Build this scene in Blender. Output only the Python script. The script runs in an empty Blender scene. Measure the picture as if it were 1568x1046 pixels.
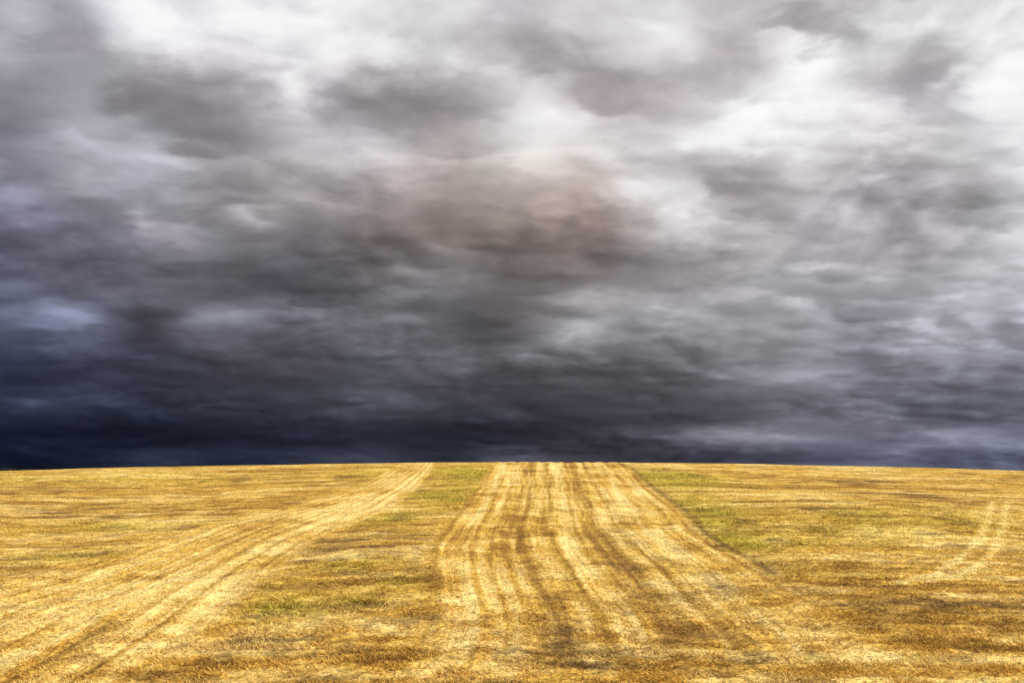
import bpy, math, numpy as np
from mathutils import Vector
scene = bpy.context.scene
scene.view_settings.view_transform = 'Standard'
scene.view_settings.look = 'None'
scene.view_settings.exposure = 0
rng = np.random.default_rng(7)

# ------------------------------------------------------------------ noise
TAB = np.random.default_rng(3).random((256, 256))
ANG = np.random.default_rng(5).random((256, 256))*2*math.pi
GX, GY = np.cos(ANG), np.sin(ANG)
def vnoise(x, y):
    xi = np.floor(x).astype(int); yi = np.floor(y).astype(int)
    fx = x - xi; fy = y - yi
    fx = fx*fx*(3-2*fx); fy = fy*fy*(3-2*fy)
    a = TAB[xi % 256, yi % 256]; b = TAB[(xi+1) % 256, yi % 256]
    c = TAB[xi % 256, (yi+1) % 256]; d = TAB[(xi+1) % 256, (yi+1) % 256]
    return (a*(1-fx)+b*fx)*(1-fy)+(c*(1-fx)+d*fx)*fy
def fbm(x, y, o=4):
    s = 0; a = 1; t = 0
    for i in range(o):
        s = s+a*vnoise(x*2**i+17.3*i, y*2**i+5.1*i); t += a; a *= .5
    return s/t
def perlin(x, y):
    xi = np.floor(x).astype(int); yi = np.floor(y).astype(int)
    fx = x-xi; fy = y-yi
    ux = fx**3*(fx*(fx*6-15)+10); uy = fy**3*(fy*(fy*6-15)+10)
    def gr(i, j):
        a, b = (xi+i) % 256, (yi+j) % 256
        return GX[a, b]*(fx-i)+GY[a, b]*(fy-j)
    return ((gr(0,0)*(1-ux)+gr(1,0)*ux)*(1-uy)+(gr(0,1)*(1-ux)+gr(1,1)*ux)*uy)*1.45
def pf(x, y, o=5, rough=.5, seed=0.):
    s = 0; a = 1; t = 0; x = x+seed*13.7; y = y+seed*7.9
    for i in range(o):
        s = s+a*perlin(x, y); t += a; a *= rough
        x, y = (x*.8-y*.6)*2.03+3.1, (x*.6+y*.8)*2.03+7.7
    return s/t
def billow(x, y, o=5, rough=.5, seed=0.):
    s = 0; a = 1; t = 0; x = x+seed*13.7; y = y+seed*7.9
    for i in range(o):
        s = s+a*(np.sqrt(perlin(x, y)**2+.006)*2-.62); t += a; a *= rough
        x, y = (x*.8-y*.6)*2.03+3.1, (x*.6+y*.8)*2.03+7.7
    return s/t
def sstep(a, b, x):
    k = np.clip((x-a)/(b-a), 0, 1); return k*k*(3-2*k)

# ------------------------------------------------------------------ terrain
H = 9.5
def height(x, y):
    A = 0.0985*y
    B = 10.03-0.035*(y-100)
    B = np.where(y > 350, B-0.02*(y-350), B)
    z = 0.5*(A+B-np.sqrt((A-B)**2+0.16))
    z = z-0.98*np.clip(x/63., -4, 4)**2*np.clip(y/100., 0, 1.5)
    near = np.exp(-((y-60)/34.)**2)
    z = z+near*(1.4*(fbm(x/30.+9, y/22.+3, 2)-.5))
    z = z+0.28*(fbm(x/7., y/5., 3)-.5)*sstep(110, 60, y)+.10*(fbm(x/6.+30, y/6., 3)-.5)*sstep(60, 90, y)
    z = np.maximum(z, -14)
    return z

# field marks, surveyed from the lookout as (bearing, drop) and put on the slope
def spot(px, py):
    q = (py-712)
    d = q*.000803/(1+.00013*q)
    y = H/(0.0965+d)
    t = (px-784)*.00082/(1.012+q*.000126)
    return t*y, y
def line(pts):
    w = np.array([spot(*p) for p in pts]); o = np.argsort(w[:, 1]); w = w[o]
    yy = np.linspace(w[0, 1], w[-1, 1], 400); xx = np.interp(yy, w[:, 1], w[:, 0])
    k = np.hanning(17); k /= k.sum(); xx = np.convolve(np.pad(xx, 8, 'edge'), k, 'valid')
    return lambda y: np.interp(y, yy, xx)
cL = line([(760,704),(755,712),(736,750),(690,800),(660,850),(652,900),(655,950),(640,985),(575,1046)])
cR = line([(948,704),(958,712),(990,745),(1036,780),(1072,820),(1158,868),(1240,920),(1345,985),(1450,1046)])
lU = line([(626,702),(620,710),(596,724),(552,744),(485,764),(400,783),(305,806),(215,836),(125,862),(30,888),(-100,922),(-300,990),(-460,1046)])
lD = line([(672,702),(668,710),(658,726),(642,748),(608,778),(552,803),(482,832),(432,868),(385,915),(342,965),(260,1046)])

def blob(x, y, px, py, rx, ry):
    cx, cy = spot(px, py)
    x1, _ = spot(px+rx, py); _, y1 = spot(px, py-ry); _, y2 = spot(px, py+ry)
    sx = abs(x1-cx); sy = abs(y1-y2)/2
    return np.exp(-(((x-cx)/sx)**2+((y-cy)/sy)**2))
def lanes(u, spec):
    s = 0
    for c, w, k in spec: s = s+k*np.exp(-((u-c)/w)**2)
    return s
def trail(x, y, P, wd):
    w = np.array([spot(*p) for p in P]); dm = np.full(np.shape(x), 1e9)
    for p, q in zip(w[:-1], w[1:]):
        v = q-p; tt = np.clip(((x-p[0])*v[0]+(y-p[1])*v[1])/(v@v), 0, 1)
        dm = np.minimum(dm, np.hypot(x-p[0]-tt*v[0], y-p[1]-tt*v[1]))
    return np.exp(-(dm/wd)**2)

def fields(x, y):
    wx = x+2.2*(fbm(x/3., y/3., 4)-.5)*2; wy = y+2.8*(fbm(x/4.+40, y/3., 4)-.5)*2
    lat = 0.45*(fbm(x/7.+3, y/12.+8, 3)-.5)*2
    xx = x+lat
    a, b = cL(y), cR(y)
    uc = (xx-a)/(b-a)
    e = .02+.06*sstep(60, 28, y)
    mc = sstep(-e, e, uc)*sstep(1+e, 1-e, uc)*sstep(26., 32.5, y+9*(fbm(x/6., y/5.)-.5))
    mc = mc*(1-.45*sstep(.62, 1., uc)*sstep(45, 32, y))
    a2, b2 = lU(y), lD(y)
    ul = (xx-a2)/(b2-a2)
    ml = sstep(-.16, .14, ul)*sstep(1.06, .90, ul)*(y > 5)
    Lc = lanes(uc, [(.09,.045,.8),(.17,.016,.5),(.21,.013,.5),(.30,.012,-.5),(.36,.025,.35),(.47,.05,.8),(.555,.018,-.65),(.61,.028,-.5),
                    (.66,.02,.45),(.72,.015,.45),(.80,.05,.65),(.92,.025,.3),(.97,.02,-.6),(.015,.02,-.4),(.255,.018,-.4),(.86,.014,-.5),(.69,.010,-.4),(.13,.008,-.5),(.415,.012,-.5),(.765,.008,-.4),(.51,.006,-.4),(.33,.006,-.4),(.055,.006,-.4)])
    Ll = lanes(ul, [(.05,.03,.3),(.13,.016,-.4),(.20,.03,.4),(.27,.014,-.4),(.33,.025,.35),(.385,.010,-.4),(.44,.035,.6),(.50,.011,-.5),(.57,.04,.5),(.645,.014,-.5),(.73,.045,.65),(.80,.012,-.5),(.87,.035,.5),(.94,.03,-.2)])
    n1 = fbm(x/8., y/3.2, 5); n2 = fbm(x/2.2+11, y/1.0+7, 5); n3 = fbm(x/13.+61, y/7.+33, 4)
    nl = fbm(uc*58, y/8., 4); nll = fbm(ul*60, y/9., 4)
    ph = (y+.13*np.maximum(x, 0)-.07*np.minimum(x, 0))
    B = lambda *p: blob(wx, wy, *p)
    brk = .35+.65*sstep(.36, .56, fbm(x/4.+7, y/6.+70, 4))             # lanes fade in and out
    bright = mc*(.22+Lc*brk*(.3+1.0*fbm(uc*4+5, y/7., 3))+1.8*(nl-.5))+ml*(.36+.14*sstep(.3,.6,ul)+Ll*brk*(.35+.9*fbm(ul*3, y/8.+4, 3))+1.6*(nll-.5))
    bright = bright-.5*(ml+mc)*sstep(.52, .66, fbm(x/4.+77, y/3.+9, 5))
    off = (1-np.maximum(mc, ml))
    bright = bright+off*(.0+.9*(n1-.5)+.7*(n3-.5)+.22*sstep(33, 26, y))+(1.1+.5*off)*(n2-.5)
    con = fbm(x/26.+2, ph/1.1, 3); con2 = fbm(x/22.+22, ph/.42+9, 3)
    bright = bright+off*((con-.5)*1.2+(con2-.5)*1.3*sstep(110, 60, y))
    bright = bright+.5*(B(900,1003,60,10)+B(600,1042,50,10)+B(740,990,60,8)+B(1545,980,30,5)+B(870,855,22,14)+B(950,780,22,18)+B(940,1000,30,14))
    bright = bright+off*.45*(B(190,800,90,7)+B(250,790,60,8)+B(20,838,30,8)+B(1140,835,40,10)+B(1350,822,90,7)+B(1480,790,70,8))
    bright = bright+.35*B(1400,1030,220,14)+.25*B(150,985,160,30)+.35*B(1240,712,330,4)+.3*B(80,720,160,5)
    bright = bright+off*.7*fbm(x/2., y/2., 2)*(trail(xx, y, [(600,722),(500,734),(400,750),(300,766),(180,788)], .5)+trail(xx, y, [(540,736),(420,752),(280,790),(90,838),(0,862)], .4)
                 +trail(xx, y, [(1000,714),(1180,722),(1400,730),(1600,736)], .6)+trail(xx, y, [(1060,758),(1250,772),(1450,798),(1600,835)], .45)+trail(xx, y, [(1100,738),(1300,750),(1600,775)], .5)
                 +trail(xx, y, [(1380,896),(1300,905),(1200,935),(1120,985)], .5)+trail(xx, y, [(1568,862),(1480,880),(1380,897)], .4))
    green = off*(1.0*B(1030,735,75,16)+1.0*B(1075,790,50,30)+.9*B(1120,840,55,18)+1.0*B(718,728,48,14)+.9*B(680,765,58,15)
                 +.6*B(600,725,70,8)+.7*B(590,800,60,10)+.8*B(425,925,80,24)+.6*B(590,915,60,14)+.5*B(540,870,110,10)
                 +.6*B(190,800,110,9)+.5*B(1290,830,120,12)+.5*B(120,850,110,14)+.5*B(1330,800,260,20)+.4*B(180,730,260,8)+.35*B(1200,880,120,14))
    green = green*(.25+1.4*fbm(x/4.+21, y/2.5+2, 5))
    tex = sstep(.38, .62, fbm(x/2.0+1, ph/.8+31, 5))
    dark = .55*B(905,970,60,16)+.5*B(945,825,28,22)+.6*B(600,942,70,12)+.7*B(70,1018,50,8)+.7*B(1310,735,70,7)+.65*B(1375,762,60,7)  # last two blobs paint the shade of dips below the right crest
    dark = dark+off*(.5*B(1380,940,240,30)+.5*B(120,775,170,10)+.45*B(480,850,90,14)+.5*B(640,850,40,30)+.35*B(640,970,240,8)+.35*B(350,1005,150,8)+.45*B(1250,790,60,12)+.45*B(560,830,60,12)+.4*B(60,745,120,6)+.4*B(1180,870,70,16))
    dark = dark+.4*B(1040,900,120,35)+.4*B(850,920,18,50)+.3*B(880,985,200,25)
    dark = dark*(.12+1.15*tex)+off*(.5+tex)*1.9*np.clip(fbm(x/9.+50, ph/1.0+50, 5)-.54, 0, 1)
    dark = dark+(1.8+1.1*off)*np.clip(fbm(x/2.0+150, y/.9+150, 5)-.55, 0, 1)
    gap = mc*np.clip(-Lc, 0, 1)+ml*np.clip(-Ll, 0, 1)
    dark = dark+.65*gap*(.2+1.3*fbm(x/1.5+9, y/3., 3))*brk
    edge = np.exp(-((xx-b-.25)/.30)**2)*sstep(36, 42, y)*sstep(100, 90, y)
    dark = dark+.65*edge
    for P in ([(1522,770),(1516,800),(1500,830),(1470,862),(1430,888),(1380,897)], [(1545,770),(1540,805),(1525,845),(1498,872),(1465,889),(1420,896)]):
        tr = trail(x+.5*lat, y, P, .27)
        bright = bright+.9*tr*(.3+fbm(x*1.3, y*1.3, 3)); dark = dark*(1-.8*tr)
    use_l = ml > mc
    u = np.where(use_l, ul*16, uc*18); v = np.where(use_l, y*1.2+200, y)
    return np.clip(bright, -.7, 1.2), np.clip(green, 0, 1), np.clip(dark, 0, 1), np.maximum(mc, ml), u, v

def field_colour(x, y, f=None):
    br, gr, dk, m, u, v = f if f else fields(x, y)
    gold = np.array([.64,.395,.080]); straw = np.array([.92,.69,.265]); soil_and_shade = np.array([.175,.098,.042]); grn = np.array([.56,.455,.066]); ochre = np.array([.37,.20,.045])
    br = br[:, None]; gr = gr[:, None]; dk = dk[:, None]
    c = gold+(straw-gold)*np.clip(br, 0, 1)+(gold-ochre)*np.clip(br, -.7, 0)*1.5
    c = c*(1-gr*.85)+grn*(.78+.5*np.clip(br, 0, 1))*gr*.85
    c = c*(1-dk*.88)+soil_and_shade*dk*.88  # bare soil, and the painted shade of the dips
    return np.clip(c, .02, .92)
def micro(x, y, F):
    # drill furrows, hollows and clods
    return F[3]*0.035*np.sin(F[4]*math.pi*1.1)-.05*F[2]+.15*(fbm(x*2.4, y*2.8, 3)-.5)*sstep(85, 35, y)

def seg(*parts):
    return np.unique(np.concatenate(parts))
inv = 1/np.linspace(1/25., 1/88., 460)
ys = seg(np.linspace(-60, 22, 24), inv, np.linspace(88, 112, 60), np.geomspace(113, 3500, 40))
ts = np.linspace(-1, 1, 1201); ts = .95*ts+2.2*np.sign(ts)*np.clip(np.abs(ts)-.8, 0, 1)**1.6*6
T, Y = np.meshgrid(ts, ys)
X = T*np.maximum(Y, 24)
xf, yf = X.ravel(), Y.ravel()
F = fields(xf, yf)
Z = height(xf, yf)+micro(xf, yf, F)
col = field_colour(xf, yf, F)
def gridfaces(nr, nc):
    idx = np.arange(nr*nc).reshape(nr, nc)
    return np.stack([idx[:-1,:-1], idx[:-1,1:], idx[1:,1:], idx[1:,:-1]], -1).reshape(-1, 4)
def make_mesh(name, co, faces, k):
    me = bpy.data.meshes.new(name)
    me.vertices.add(len(co)); me.vertices.foreach_set('co', co.astype(np.float32).ravel())
    me.loops.add(faces.size); me.loops.foreach_set('vertex_index', faces.astype(np.int32).ravel())
    me.polygons.add(len(faces)); me.polygons.foreach_set('loop_start', np.arange(0, faces.size, k, dtype=np.int32))
    me.update(calc_edges=True)
    ob = bpy.data.objects.new(name, me); scene.collection.objects.link(ob)
    return ob
def colattr(me, name, c):
    a = me.color_attributes.new(name, 'FLOAT_COLOR', 'POINT')
    rgba = np.ones((len(c), 4), np.float32); rgba[:, :3] = c; a.data.foreach_set('color', rgba.ravel())
quads = gridfaces(*X.shape)
ground = make_mesh('stubble_field', np.stack([xf, yf, Z], 1), quads, 4)
ground.data.polygons.foreach_set('use_smooth', np.ones(len(quads), bool))
colattr(ground.data, 'crop', col)
colattr(ground.data, 'rows', np.stack([F[4], F[5], F[3]], 1))

# ------------------------------------------------------------------ materials
def mat(name):
    m = bpy.data.materials.new(name); m.use_nodes = True
    nt = m.node_tree; nt.nodes.clear(); return m, nt
class G:
    def __init__(s, nt): s.nt = nt
    def n(s, t, **k):
        o = s.nt.nodes.new(t)
        for a, b in k.items(): setattr(o, a, b)
        return o
    def put(s, sock, v):
        if isinstance(v, bpy.types.NodeSocket): s.nt.links.new(v, sock)
        else: sock.default_value = v
    def m(s, op, a, b=0., c=0., clamp=False):
        o = s.n('ShaderNodeMath', operation=op, use_clamp=clamp)
        for i, v in enumerate((a, b, c)): s.put(o.inputs[i], v)
        return o.outputs[0]
    def comb(s, x, y, z=0.):
        o = s.n('ShaderNodeCombineXYZ')
        for i, v in enumerate((x, y, z)): s.put(o.inputs[i], v)
        return o.outputs[0]
    def sep(s, v):
        o = s.n('ShaderNodeSeparateXYZ'); s.put(o.inputs[0], v); return o.outputs
    def noise(s, vec, sc, det=4, rough=.5, dist=0.):
        o = s.n('ShaderNodeTexNoise'); s.put(o.inputs['Vector'], vec); o.inputs['Scale'].default_value = sc
        o.inputs['Detail'].default_value = det; o.inputs['Roughness'].default_value = rough; o.inputs['Distortion'].default_value = dist
        return o
    def mixc(s, f, a, b, bt='MIX'):
        o = s.n('ShaderNodeMix', data_type='RGBA', blend_type=bt)
        s.put(o.inputs[0], f); s.put(o.inputs[6], a); s.put(o.inputs[7], b); return o.outputs[2]
    def mixf(s, f, a, b):
        o = s.n('ShaderNodeMix', data_type='FLOAT'); s.put(o.inputs[0], f); s.put(o.inputs[2], a); s.put(o.inputs[3], b); return o.outputs[0]
    def vmul(s, v, k):
        o = s.n('ShaderNodeVectorMath', operation='MULTIPLY'); s.put(o.inputs[0], v); s.put(o.inputs[1], k); return o.outputs[0]

m, nt = mat('stubble'); g = G(nt)
ca = g.n('ShaderNodeVertexColor', layer_name='crop').outputs[0]
ro = g.sep(g.n('ShaderNodeVertexColor', layer_name='rows').outputs[0])
ob = g.n('ShaderNodeTexCoord').outputs['Object']
nA = g.noise(g.vmul(ob, (.5, 1.2, 1.)), 2.6, 6, .74).outputs[0]
nA2 = g.noise(g.vmul(ob, (1., 1.3, 1.)), 6.5, 3, .75).outputs[0]
rc = g.comb(ro[0], ro[1], 0.)
nB = g.noise(g.vmul(rc, (4.0, .22, 1.)), 1.0, 6, .7).outputs[0]
fine = g.mixf(g.m('MULTIPLY', ro[2], .45), nA, nB)
val = g.m('ADD', g.m('MULTIPLY', g.m('SUBTRACT', fine, .5), 4.8), g.m('MULTIPLY', g.m('SUBTRACT', nA2, .5), 4.4))
gain = g.m('POWER', 2., g.m('ADD', val, .08))
gain = g.m('MINIMUM', gain, 1.6)
vg = g.n('ShaderNodeVectorMath', operation='SCALE'); g.put(vg.inputs[0], ca); g.put(vg.inputs['Scale'], gain)
soilc = g.mixc(g.m('MULTIPLY', g.m('SUBTRACT', .44, nA2), 5.0, clamp=True), vg.outputs[0], (.16, .095, .04, 1))
bs = g.n('ShaderNodeBsdfDiffuse')
g.put(bs.inputs[0], soilc)
bp = g.n('ShaderNodeBump'); bp.inputs['Strength'].default_value = 1.0; bp.inputs['Distance'].default_value = .18
g.put(bp.inputs['Height'], g.m('ADD', g.m('MULTIPLY', nA2, .7), fine)); g.put(bs.inputs['Normal'], bp.outputs[0])
g.put(g.n('ShaderNodeOutputMaterial').inputs[0], bs.outputs[0])
ground.data.materials.append(m)

# ------------------------------------------------------------------ straw / grass blades
N = 340000
by = 1/rng.uniform(1/100., 1/24., N); bx = rng.uniform(-.85, .85, N)*by
cl = fbm(bx/1.0, by/.5, 4)
keep = rng.random(N) < sstep(.42, .60, cl)+.04
bx, by = bx[keep], by[keep]; N = len(bx)
Fb = fields(bx, by)
bc = field_colour(bx, by, Fb)
bz = height(bx, by)+micro(bx, by, Fb)
hgt = rng.uniform(.03, .11, N)*(1+1.8*Fb[1]-.4*Fb[2]-.3*Fb[3])*(1+.6*sstep(45, 26, by)); wid = rng.uniform(.010, .028, N)*(1+by/90)
lean = rng.uniform(.3, 2.2, N); az = rng.normal(0, .7, N)+math.pi*(rng.random(N) < .5); face = rng.uniform(0, 2*math.pi, N)
dx, dy = np.cos(az)*lean*hgt, np.sin(az)*lean*hgt
wx_, wy_ = np.cos(face)*wid, np.sin(face)*wid
base = np.stack([bx, by, bz-.01], 1)
w2 = np.stack([wx_, wy_, 0*wx_], 1)
top = base+np.stack([dx, dy, hgt], 1)
co = np.stack([base-w2, base+w2, top+w2*.45, top-w2*.45], 1).reshape(-1, 3)
grass = make_mesh('dry_grass', co, np.arange(4*N).reshape(-1, 4), 4)
jit = rng.uniform(.75, 1.45, (N, 1))*np.array([1, 1, 1])+rng.uniform(-.04, .04, (N, 3))
bcol = np.clip(bc*jit, 0.01, .92)
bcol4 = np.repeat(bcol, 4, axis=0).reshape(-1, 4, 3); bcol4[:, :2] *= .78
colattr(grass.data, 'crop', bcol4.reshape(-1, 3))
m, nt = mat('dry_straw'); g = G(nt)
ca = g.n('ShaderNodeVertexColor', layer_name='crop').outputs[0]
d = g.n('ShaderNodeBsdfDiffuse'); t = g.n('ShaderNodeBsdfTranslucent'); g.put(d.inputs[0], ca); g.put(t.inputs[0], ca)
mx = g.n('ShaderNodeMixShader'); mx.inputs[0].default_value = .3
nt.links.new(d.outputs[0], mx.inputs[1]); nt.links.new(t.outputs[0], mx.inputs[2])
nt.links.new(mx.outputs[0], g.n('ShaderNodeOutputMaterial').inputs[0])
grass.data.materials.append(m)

# ------------------------------------------------------------------ distant wooded ridge (far left)
rx = np.linspace(-1500, -560, 240)
rt = 5.0+2.6*fbm(rx/60., rx*0+2, 4)+1.5*rng.random(240)
rt *= sstep(-540, -760, rx)
co = []
for dyy, k in ((0, 0), (4, .8), (12, 1), (40, .9), (80, 0)):
    co.append(np.stack([rx, 1100+dyy+0*rx, -14+k*(rt+14)], 1))
ridge = make_mesh('distant_tree_line', np.concatenate(co), gridfaces(5, 240), 4)
m, nt = mat('distant_foliage'); g = G(nt)
bs = g.n('ShaderNodeBsdfDiffuse')
nn = g.noise(g.n('ShaderNodeTexCoord').outputs['Object'], .2, 4)
g.put(bs.inputs[0], g.mixc(nn.outputs[0], (.02, .03, .03, 1), (.05, .06, .04, 1)))
g.put(g.n('ShaderNodeOutputMaterial').inputs[0], bs.outputs[0]); ridge.data.materials.append(m)

# ------------------------------------------------------------------ sky: storm cloud dome
rows = [
 (.0095,[(14,22,44),(16,24,42),(36,44,64),(30,38,56),(40,46,64),(58,63,82),(40,44,60),(74,76,94),(58,58,72),(50,50,64),(54,54,70),(72,74,94),(94,98,122),(76,80,104),(84,90,116)]),
 (.0378,[(18,26,50),(20,27,48),(20,26,44),(24,28,44),(30,34,50),(35,38,54),(32,34,48),(36,37,50),(50,50,62),(74,74,88),(118,116,132),(115,115,132),(92,92,110),(117,118,138),(106,109,130)]),
 (.0663,[(35,43,68),(38,45,66),(38,44,62),(42,46,62),(48,52,66),(56,60,72),(52,54,66),(52,53,64),(62,61,72),(70,68,79),(80,78,90),(92,91,105),(100,100,116),(84,85,102),(92,94,112)]),
 (.1240,[(44,52,76),(54,59,80),(54,56,74),(64,64,78),(66,66,78),(82,84,96),(82,82,92),(80,79,88),(90,87,95),(95,92,100),(120,118,128),(140,139,152),(112,111,126),(122,123,138),(114,115,130)]),
 (.1827,[(85,92,118),(95,102,126),(76,76,90),(115,116,132),(95,95,108),(108,108,118),(100,98,106),(100,95,100),(155,153,158),(148,145,151),(144,141,147),(130,127,136),(138,135,146),(156,155,166),(156,156,170)]),
 (.2425,[(84,87,106),(92,91,108),(110,109,124),(92,88,98),(96,94,104),(100,95,99),(127,122,126),(106,98,98),(120,111,111),(136,130,134),(154,150,154),(158,155,161),(155,151,159),(168,165,173),(187,185,194)]),
 (.3034,[(98,98,116),(108,105,120),(110,105,116),(134,130,138),(124,118,123),(124,114,113),(129,116,111),(138,124,118),(133,118,113),(185,179,179),(190,185,186),(172,167,172),(168,161,167),(180,176,182),(200,198,206)]),
 (.3654,[(122,122,138),(140,138,150),(160,158,170),(138,132,137),(164,158,162),(157,147,148),(166,154,150),(188,176,170),(176,161,155),(206,202,203),(160,152,154),(190,185,189),(168,162,168),(170,165,170),(210,208,213)]),
 (.4286,[(124,122,136),(168,168,180),(160,158,168),(144,139,145),(177,172,177),(184,179,183),(166,156,156),(222,218,217),(204,197,196),(198,193,194),(232,230,232),(240,238,240),(206,201,205),(214,211,215),(240,238,243)]),
 (.4929,[(146,144,155),(162,160,171),(142,138,145),(150,145,152),(200,196,201),(158,152,157),(160,153,156),(208,203,204),(174,165,167),(180,171,174),(224,221,223),(242,240,242),(190,185,190),(172,167,172),(238,237,241)]),
 (.5585,[(158,158,168),(150,145,155),(196,193,200),(198,193,200),(204,201,206),(220,217,220),(220,217,219),(184,177,179),(197,190,192),(202,197,198),(182,174,177),(242,240,242),(212,209,212),(204,200,204),(250,250,252)]),
 (.6250,[(172,172,182),(164,161,171),(222,222,229),(222,222,227),(228,228,233),(236,236,239),(212,210,212),(190,185,190),(206,202,204),(212,208,211),(190,184,186),(188,182,186),(234,231,234),(243,243,246),(248,248,251)]),
 (.80,[(200,198,203)]*15), (1.1,[(196,194,198)]*15)]
def tolin(c):
    c = np.asarray(c, float)/255.
    return np.where(c < .04045, c/12.92, ((c+.055)/1.055)**2.4)
RE = np.array([r[0] for r in rows]); RC = np.log(tolin([r[1] for r in rows]))
def catmull(p0, p1, p2, p3, f):
    return p1+.5*f*(p2-p0+f*(2*p0-5*p1+4*p2-p3+f*(3*(p1-p2)+p3-p0)))
def base_sky(t, e):
    k = t/(.0894*1.015+.014*np.clip(e, 0, .8))+7
    k = np.clip(k, 0, 13.999); ki = np.clip(np.floor(k).astype(int), 0, 13); kf = (k-ki)[:, None]
    r = np.interp(e, RE, np.arange(len(RE))); r = np.clip(r, 0, len(RE)-1.001); ri = np.floor(r).astype(int); rf = (r-ri)[:, None]
    out = []
    for j in (-1, 0, 1, 2):
        rr = np.clip(ri+j, 0, len(RE)-1)
        out.append(catmull(*[RC[rr, np.clip(ki+i, 0, 14)] for i in (-1, 0, 1, 2)], kf))
    return catmull(*out, rf)

# --- layered cloud masses on a cloud wall raster (tan azimuth, tan elevation), far rows first
NT, NE = 1700, 860
gt = np.linspace(-1., 1., NT); gh = (np.arange(NE)/(NE-1))**1.25*.95
GT, GE = np.meshgrid(gt, gh)
kk = GE+.33
lx, ly = GT/kk, .9*np.log(kk)*2.4
nz1 = pf(lx*4.6, ly*6.5, 7, .54, 21); nb1 = billow(lx*6., ly*8., 6, .52, 22)
edge_n = .62*nz1+.55*nb1
prng = np.random.default_rng(12)
DD = np.zeros_like(GT); OT = np.zeros_like(GT); OE = np.zeros_like(GT)
def layer(NP, size, amp, off, soft0, soft1, ewt):
    D = np.zeros_like(GT); ot = np.zeros_like(GT); oe = np.zeros_like(GT)
    pe = np.sort(prng.random(NP)**1.3*.97); pt = prng.uniform(-1, 1, NP)
    for i in range(NP):
        s = prng.lognormal(0, .38)
        rw = 1.18*size*s*(pe[i]+.42)/.95
        rh = max(rw*prng.uniform(.42, .70)*(pe[i]+.22)/.78, .0060)
        i0, i1 = np.searchsorted(gh, [pe[i]-1.7*rh, pe[i]+2.*rh]); j0, j1 = np.searchsorted(gt, [pt[i]-1.7*rw, pt[i]+1.7*rw])
        if i1 <= i0 or j1 <= j0: continue
        S = (slice(i0, i1), slice(j0, j1))
        a = (GT[S]-pt[i])/rw; b = (GE[S]-pe[i])/rh
        r = np.hypot(a, np.where(b < 0, b*1.2, b*.95))-ewt*edge_n[S]
        soft = prng.uniform(soft0, soft1)
        al = sstep(1.05, 1.05-soft, r)*(1-.65*sstep(.1, 1.2, b))*prng.uniform(.45, .95)
        dome = np.sqrt(np.clip(1-r*r*.8, 0, 1))
        sh = .85*np.clip(b*.75+.22*a, -.9, .9)+.18*(dome-.5)
        sh = sh+prng.normal(0, .18)+.32*edge_n[S]
        D[S] = D[S]*(1-al)+sh*al
        ot[S] = ot[S]*(1-al)+(pt[i]-GT[S])*off*al; oe[S] = oe[S]*(1-al)+(pe[i]-GE[S])*off*al
    m_ = D.mean(axis=1, keepdims=True)
    return (D-m_)*amp, ot, oe
for args in ((380, .120, .68, .33, .32, .9, .62), (1100, .066, .56, .15, .32, .85, .65), (3000, .034, .22, .0, .45, .95, .6)):
    a_, b_, c_ = layer(*args); DD += a_; OT += b_; OE += c_
def ras(A, t, e):
    u = np.clip((t+1)/2*(NT-1), 0, NT-1.001); v = np.clip((np.clip(e, 0, .95)/.95)**(1/1.25)*(NE-1), 0, NE-1.001)
    ui = u.astype(int); vi = v.astype(int); fu = u-ui; fv = v-vi
    return (A[vi, ui]*(1-fu)+A[vi, ui+1]*fu)*(1-fv)+(A[vi+1, ui]*(1-fu)+A[vi+1, ui+1]*fu)*fv

azs = np.degrees(np.arctan(np.linspace(-.86, .86, 1400)))
azs = np.concatenate([np.linspace(-100, azs[0]-.3, 110), azs, np.linspace(azs[-1]+.3, 100, 110)])
els = np.concatenate([[-3, -.8], np.linspace(-.5, 34, 740), np.linspace(34.4, 78, 70)])
AZ, EL = np.meshgrid(np.radians(azs), np.radians(els))
sx_, sy_, sz_ = np.sin(AZ)*np.cos(EL), np.cos(AZ)*np.cos(EL), np.sin(EL)
sx_, sy_, sz_ = sx_.ravel(), sy_.ravel(), sz_.ravel()
ay = np.maximum(sy_, .12); t0 = sx_/ay; e0 = np.clip(sz_/ay, 0, 3)
hor = np.hypot(sx_, sy_)
den = np.clip(sz_, 0, 1)+.26*hor
Px, Py = sx_/den, sy_/den
w1x, w1y = pf(Px*2.2, Py*2.2, 3, .5, 1), pf(Px*2.2, Py*2.2, 3, .5, 2)
b1, b2 = billow(Px*6, Py*6, 5, .5, 3), billow(Px*6, Py*6, 5, .5, 4)
k_ = den/hor
eu = np.minimum(e0, 1.)
ts_ = t0+k_*(.020*w1x+.022*b1); es_ = np.maximum(e0+k_*k_*(.02*w1y+.022*b2)*sstep(0, .08, eu), 0)
D_, ot, oe = ras(DD, ts_, es_), ras(OT, ts_, es_), ras(OE, ts_, es_)
tt = t0+ot+k_*(.04*w1x+.04*b1)
ee = np.maximum(e0+oe+k_*k_*(.04*w1y+.04*b2)*sstep(0, .08, eu), 0)
L0 = base_sky(tt, ee)
def cloud(px, py, rx, ry, k):
    b = (523-py)/784*.6429; den_ = .988-.153*b
    e = (.153+.988*b)/den_; t = (px-784)/784*.6429/den_
    st = rx*.00082/den_; se = ry*.00084/den_
    return k*np.exp(-(((tt-t)/st)**2+((ee-e)/se)**2))
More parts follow.
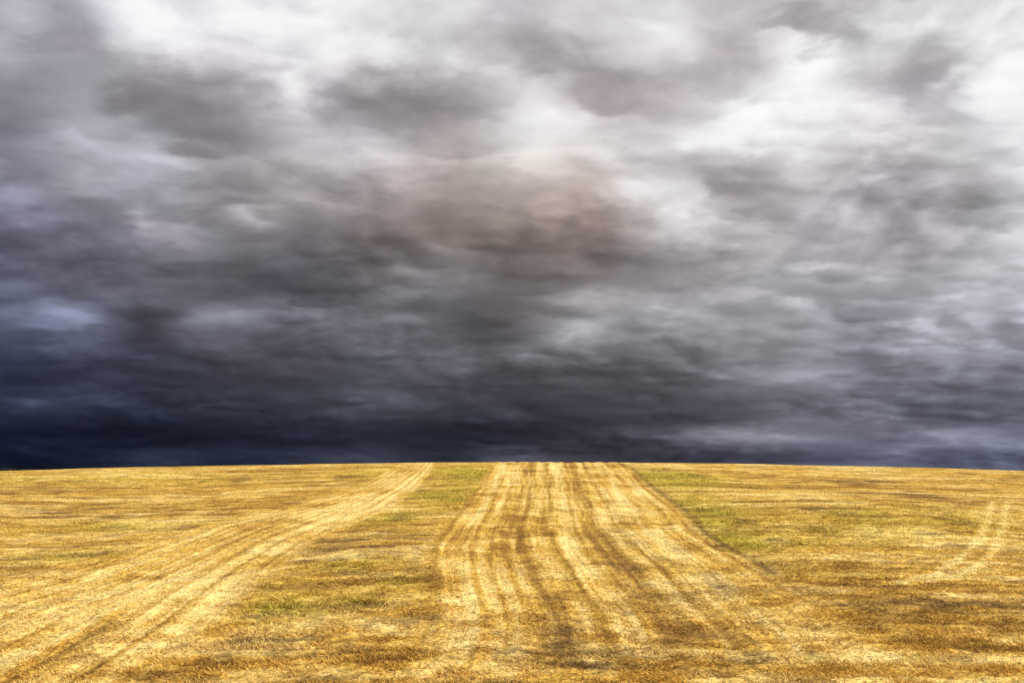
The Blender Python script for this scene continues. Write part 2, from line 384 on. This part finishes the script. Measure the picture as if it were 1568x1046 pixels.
spec = [(850,185,60,28,.5),(1235,85,60,45,.3),(1215,195,80,35,.25),(390,322,34,16,.8),(600,150,95,38,-.4),(840,375,150,42,-.3),(1045,318,70,26,.5),
        (1405,150,110,50,-.35),(285,150,80,40,-.25),(80,480,70,18,.35),(215,500,30,28,-.5),(745,490,55,26,-.5),(900,462,110,20,.4),(1180,662,150,9,.6),
        (1190,575,130,16,.35),(1480,662,60,12,.5),(1000,640,130,14,-.2),(330,485,70,12,.4),(120,655,160,14,-.5),(60,612,90,7,.4),(370,690,80,5,.4),
        (1060,395,90,22,-.35),(1120,270,70,40,-.35),(560,395,110,25,-.2),(700,290,110,24,-.15),(930,90,150,28,-.25),(780,110,90,26,-.25),(440,130,30,40,.35),
        (330,400,70,20,-.2),(1450,345,90,20,-.25),(1470,455,60,14,.3),(1270,1,80,30,-.3),(1560,80,50,80,.3),(520,60,90,40,.05),(230,40,60,36,.1),(560,600,90,10,.3),(700,560,120,10,.25)]
LG = sum(cloud(*s) for s in spec)
def dens(x, y):
    return .55*pf(x*3.2, y*3.2, 6, .5, 6)+.75*billow(x*4.0+.25*w1x, y*4.0+.25*w1y, 6, .48, 7)
h0 = dens(Px, Py); h1 = dens(Px+.034, Py-.050)
rel = (h0-h1)
soft = .45+.9*sstep(-.2, .3, pf(Px*1.7, Py*1.7, 2, .5, 9))
gain = .62*soft*np.clip(rel, -.35, .35)+(1.30-.48*sstep(.25, .6, eu))*D_
LL = L0+(LG*.69)[:, None]+gain[:, None]+.05
c = np.exp(LL)
lum = c.mean(1, keepdims=True)
c = lum+(c-lum)*(.74+.18*sstep(.1, .35, eu))[:, None]
c = np.where(c > .66, .66+.34*np.tanh((c-.66)/.40), c)
R = 4000.
pos = np.stack([sx_, sy_, sz_], 1)*R
sky = make_mesh('sky', pos, gridfaces(*AZ.shape), 4)
sky.data.polygons.foreach_set('use_smooth', np.ones(len(sky.data.polygons), bool))
colattr(sky.data, 'cloud', c)
m, nt = mat('storm_clouds'); g = G(nt)
em = g.n('ShaderNodeEmission'); g.put(em.inputs[0], g.n('ShaderNodeVertexColor', layer_name='cloud').outputs[0])
g.put(g.n('ShaderNodeOutputMaterial').inputs[0], em.outputs[0])
m.cycles.emission_sampling = 'NONE'
sky.data.materials.append(m)

# ------------------------------------------------------------------ world: Nishita sky seen through bright overcast
w = bpy.data.worlds.new('World'); scene.world = w; w.use_nodes = True
nt = w.node_tree; nt.nodes.clear(); g = G(nt)
sk = g.n('ShaderNodeTexSky', sky_type='NISHITA'); sk.sun_disc = False
sk.sun_elevation = math.radians(38); sk.sun_rotation = math.radians(113)
bgs = g.n('ShaderNodeBackground'); nt.links.new(sk.outputs[0], bgs.inputs[0]); bgs.inputs[1].default_value = .1
bgc = g.n('ShaderNodeBackground'); bgc.inputs[0].default_value = (.55, .54, .56, 1)
ms = g.n('ShaderNodeMixShader'); ms.inputs[0].default_value = .75
nt.links.new(bgs.outputs[0], ms.inputs[1]); nt.links.new(bgc.outputs[0], ms.inputs[2])
nt.links.new(ms.outputs[0], g.n('ShaderNodeOutputWorld').inputs[0])

# ------------------------------------------------------------------ sun
el, rot = math.radians(38), math.radians(113)
sd = Vector((math.sin(rot)*math.cos(el), math.cos(rot)*math.cos(el), math.sin(el)))
L = bpy.data.lights.new('sun', 'SUN'); L.energy = 4.4; L.angle = math.radians(1.2); L.color = (1, .94, .83)
lo = bpy.data.objects.new('sun', L); scene.collection.objects.link(lo)
lo.rotation_euler = (-sd).to_track_quat('-Z', 'Y').to_euler(); lo.location = sd*200

# ------------------------------------------------------------------ camera
c = bpy.data.cameras.new('camera'); c.lens = 28; c.sensor_width = 36; c.clip_end = 20000
co_ = bpy.data.objects.new('camera', c); scene.collection.objects.link(co_)
co_.location = (0, 0, H); co_.rotation_euler = (math.radians(90+8.8), 0, 0)
scene.camera = co_
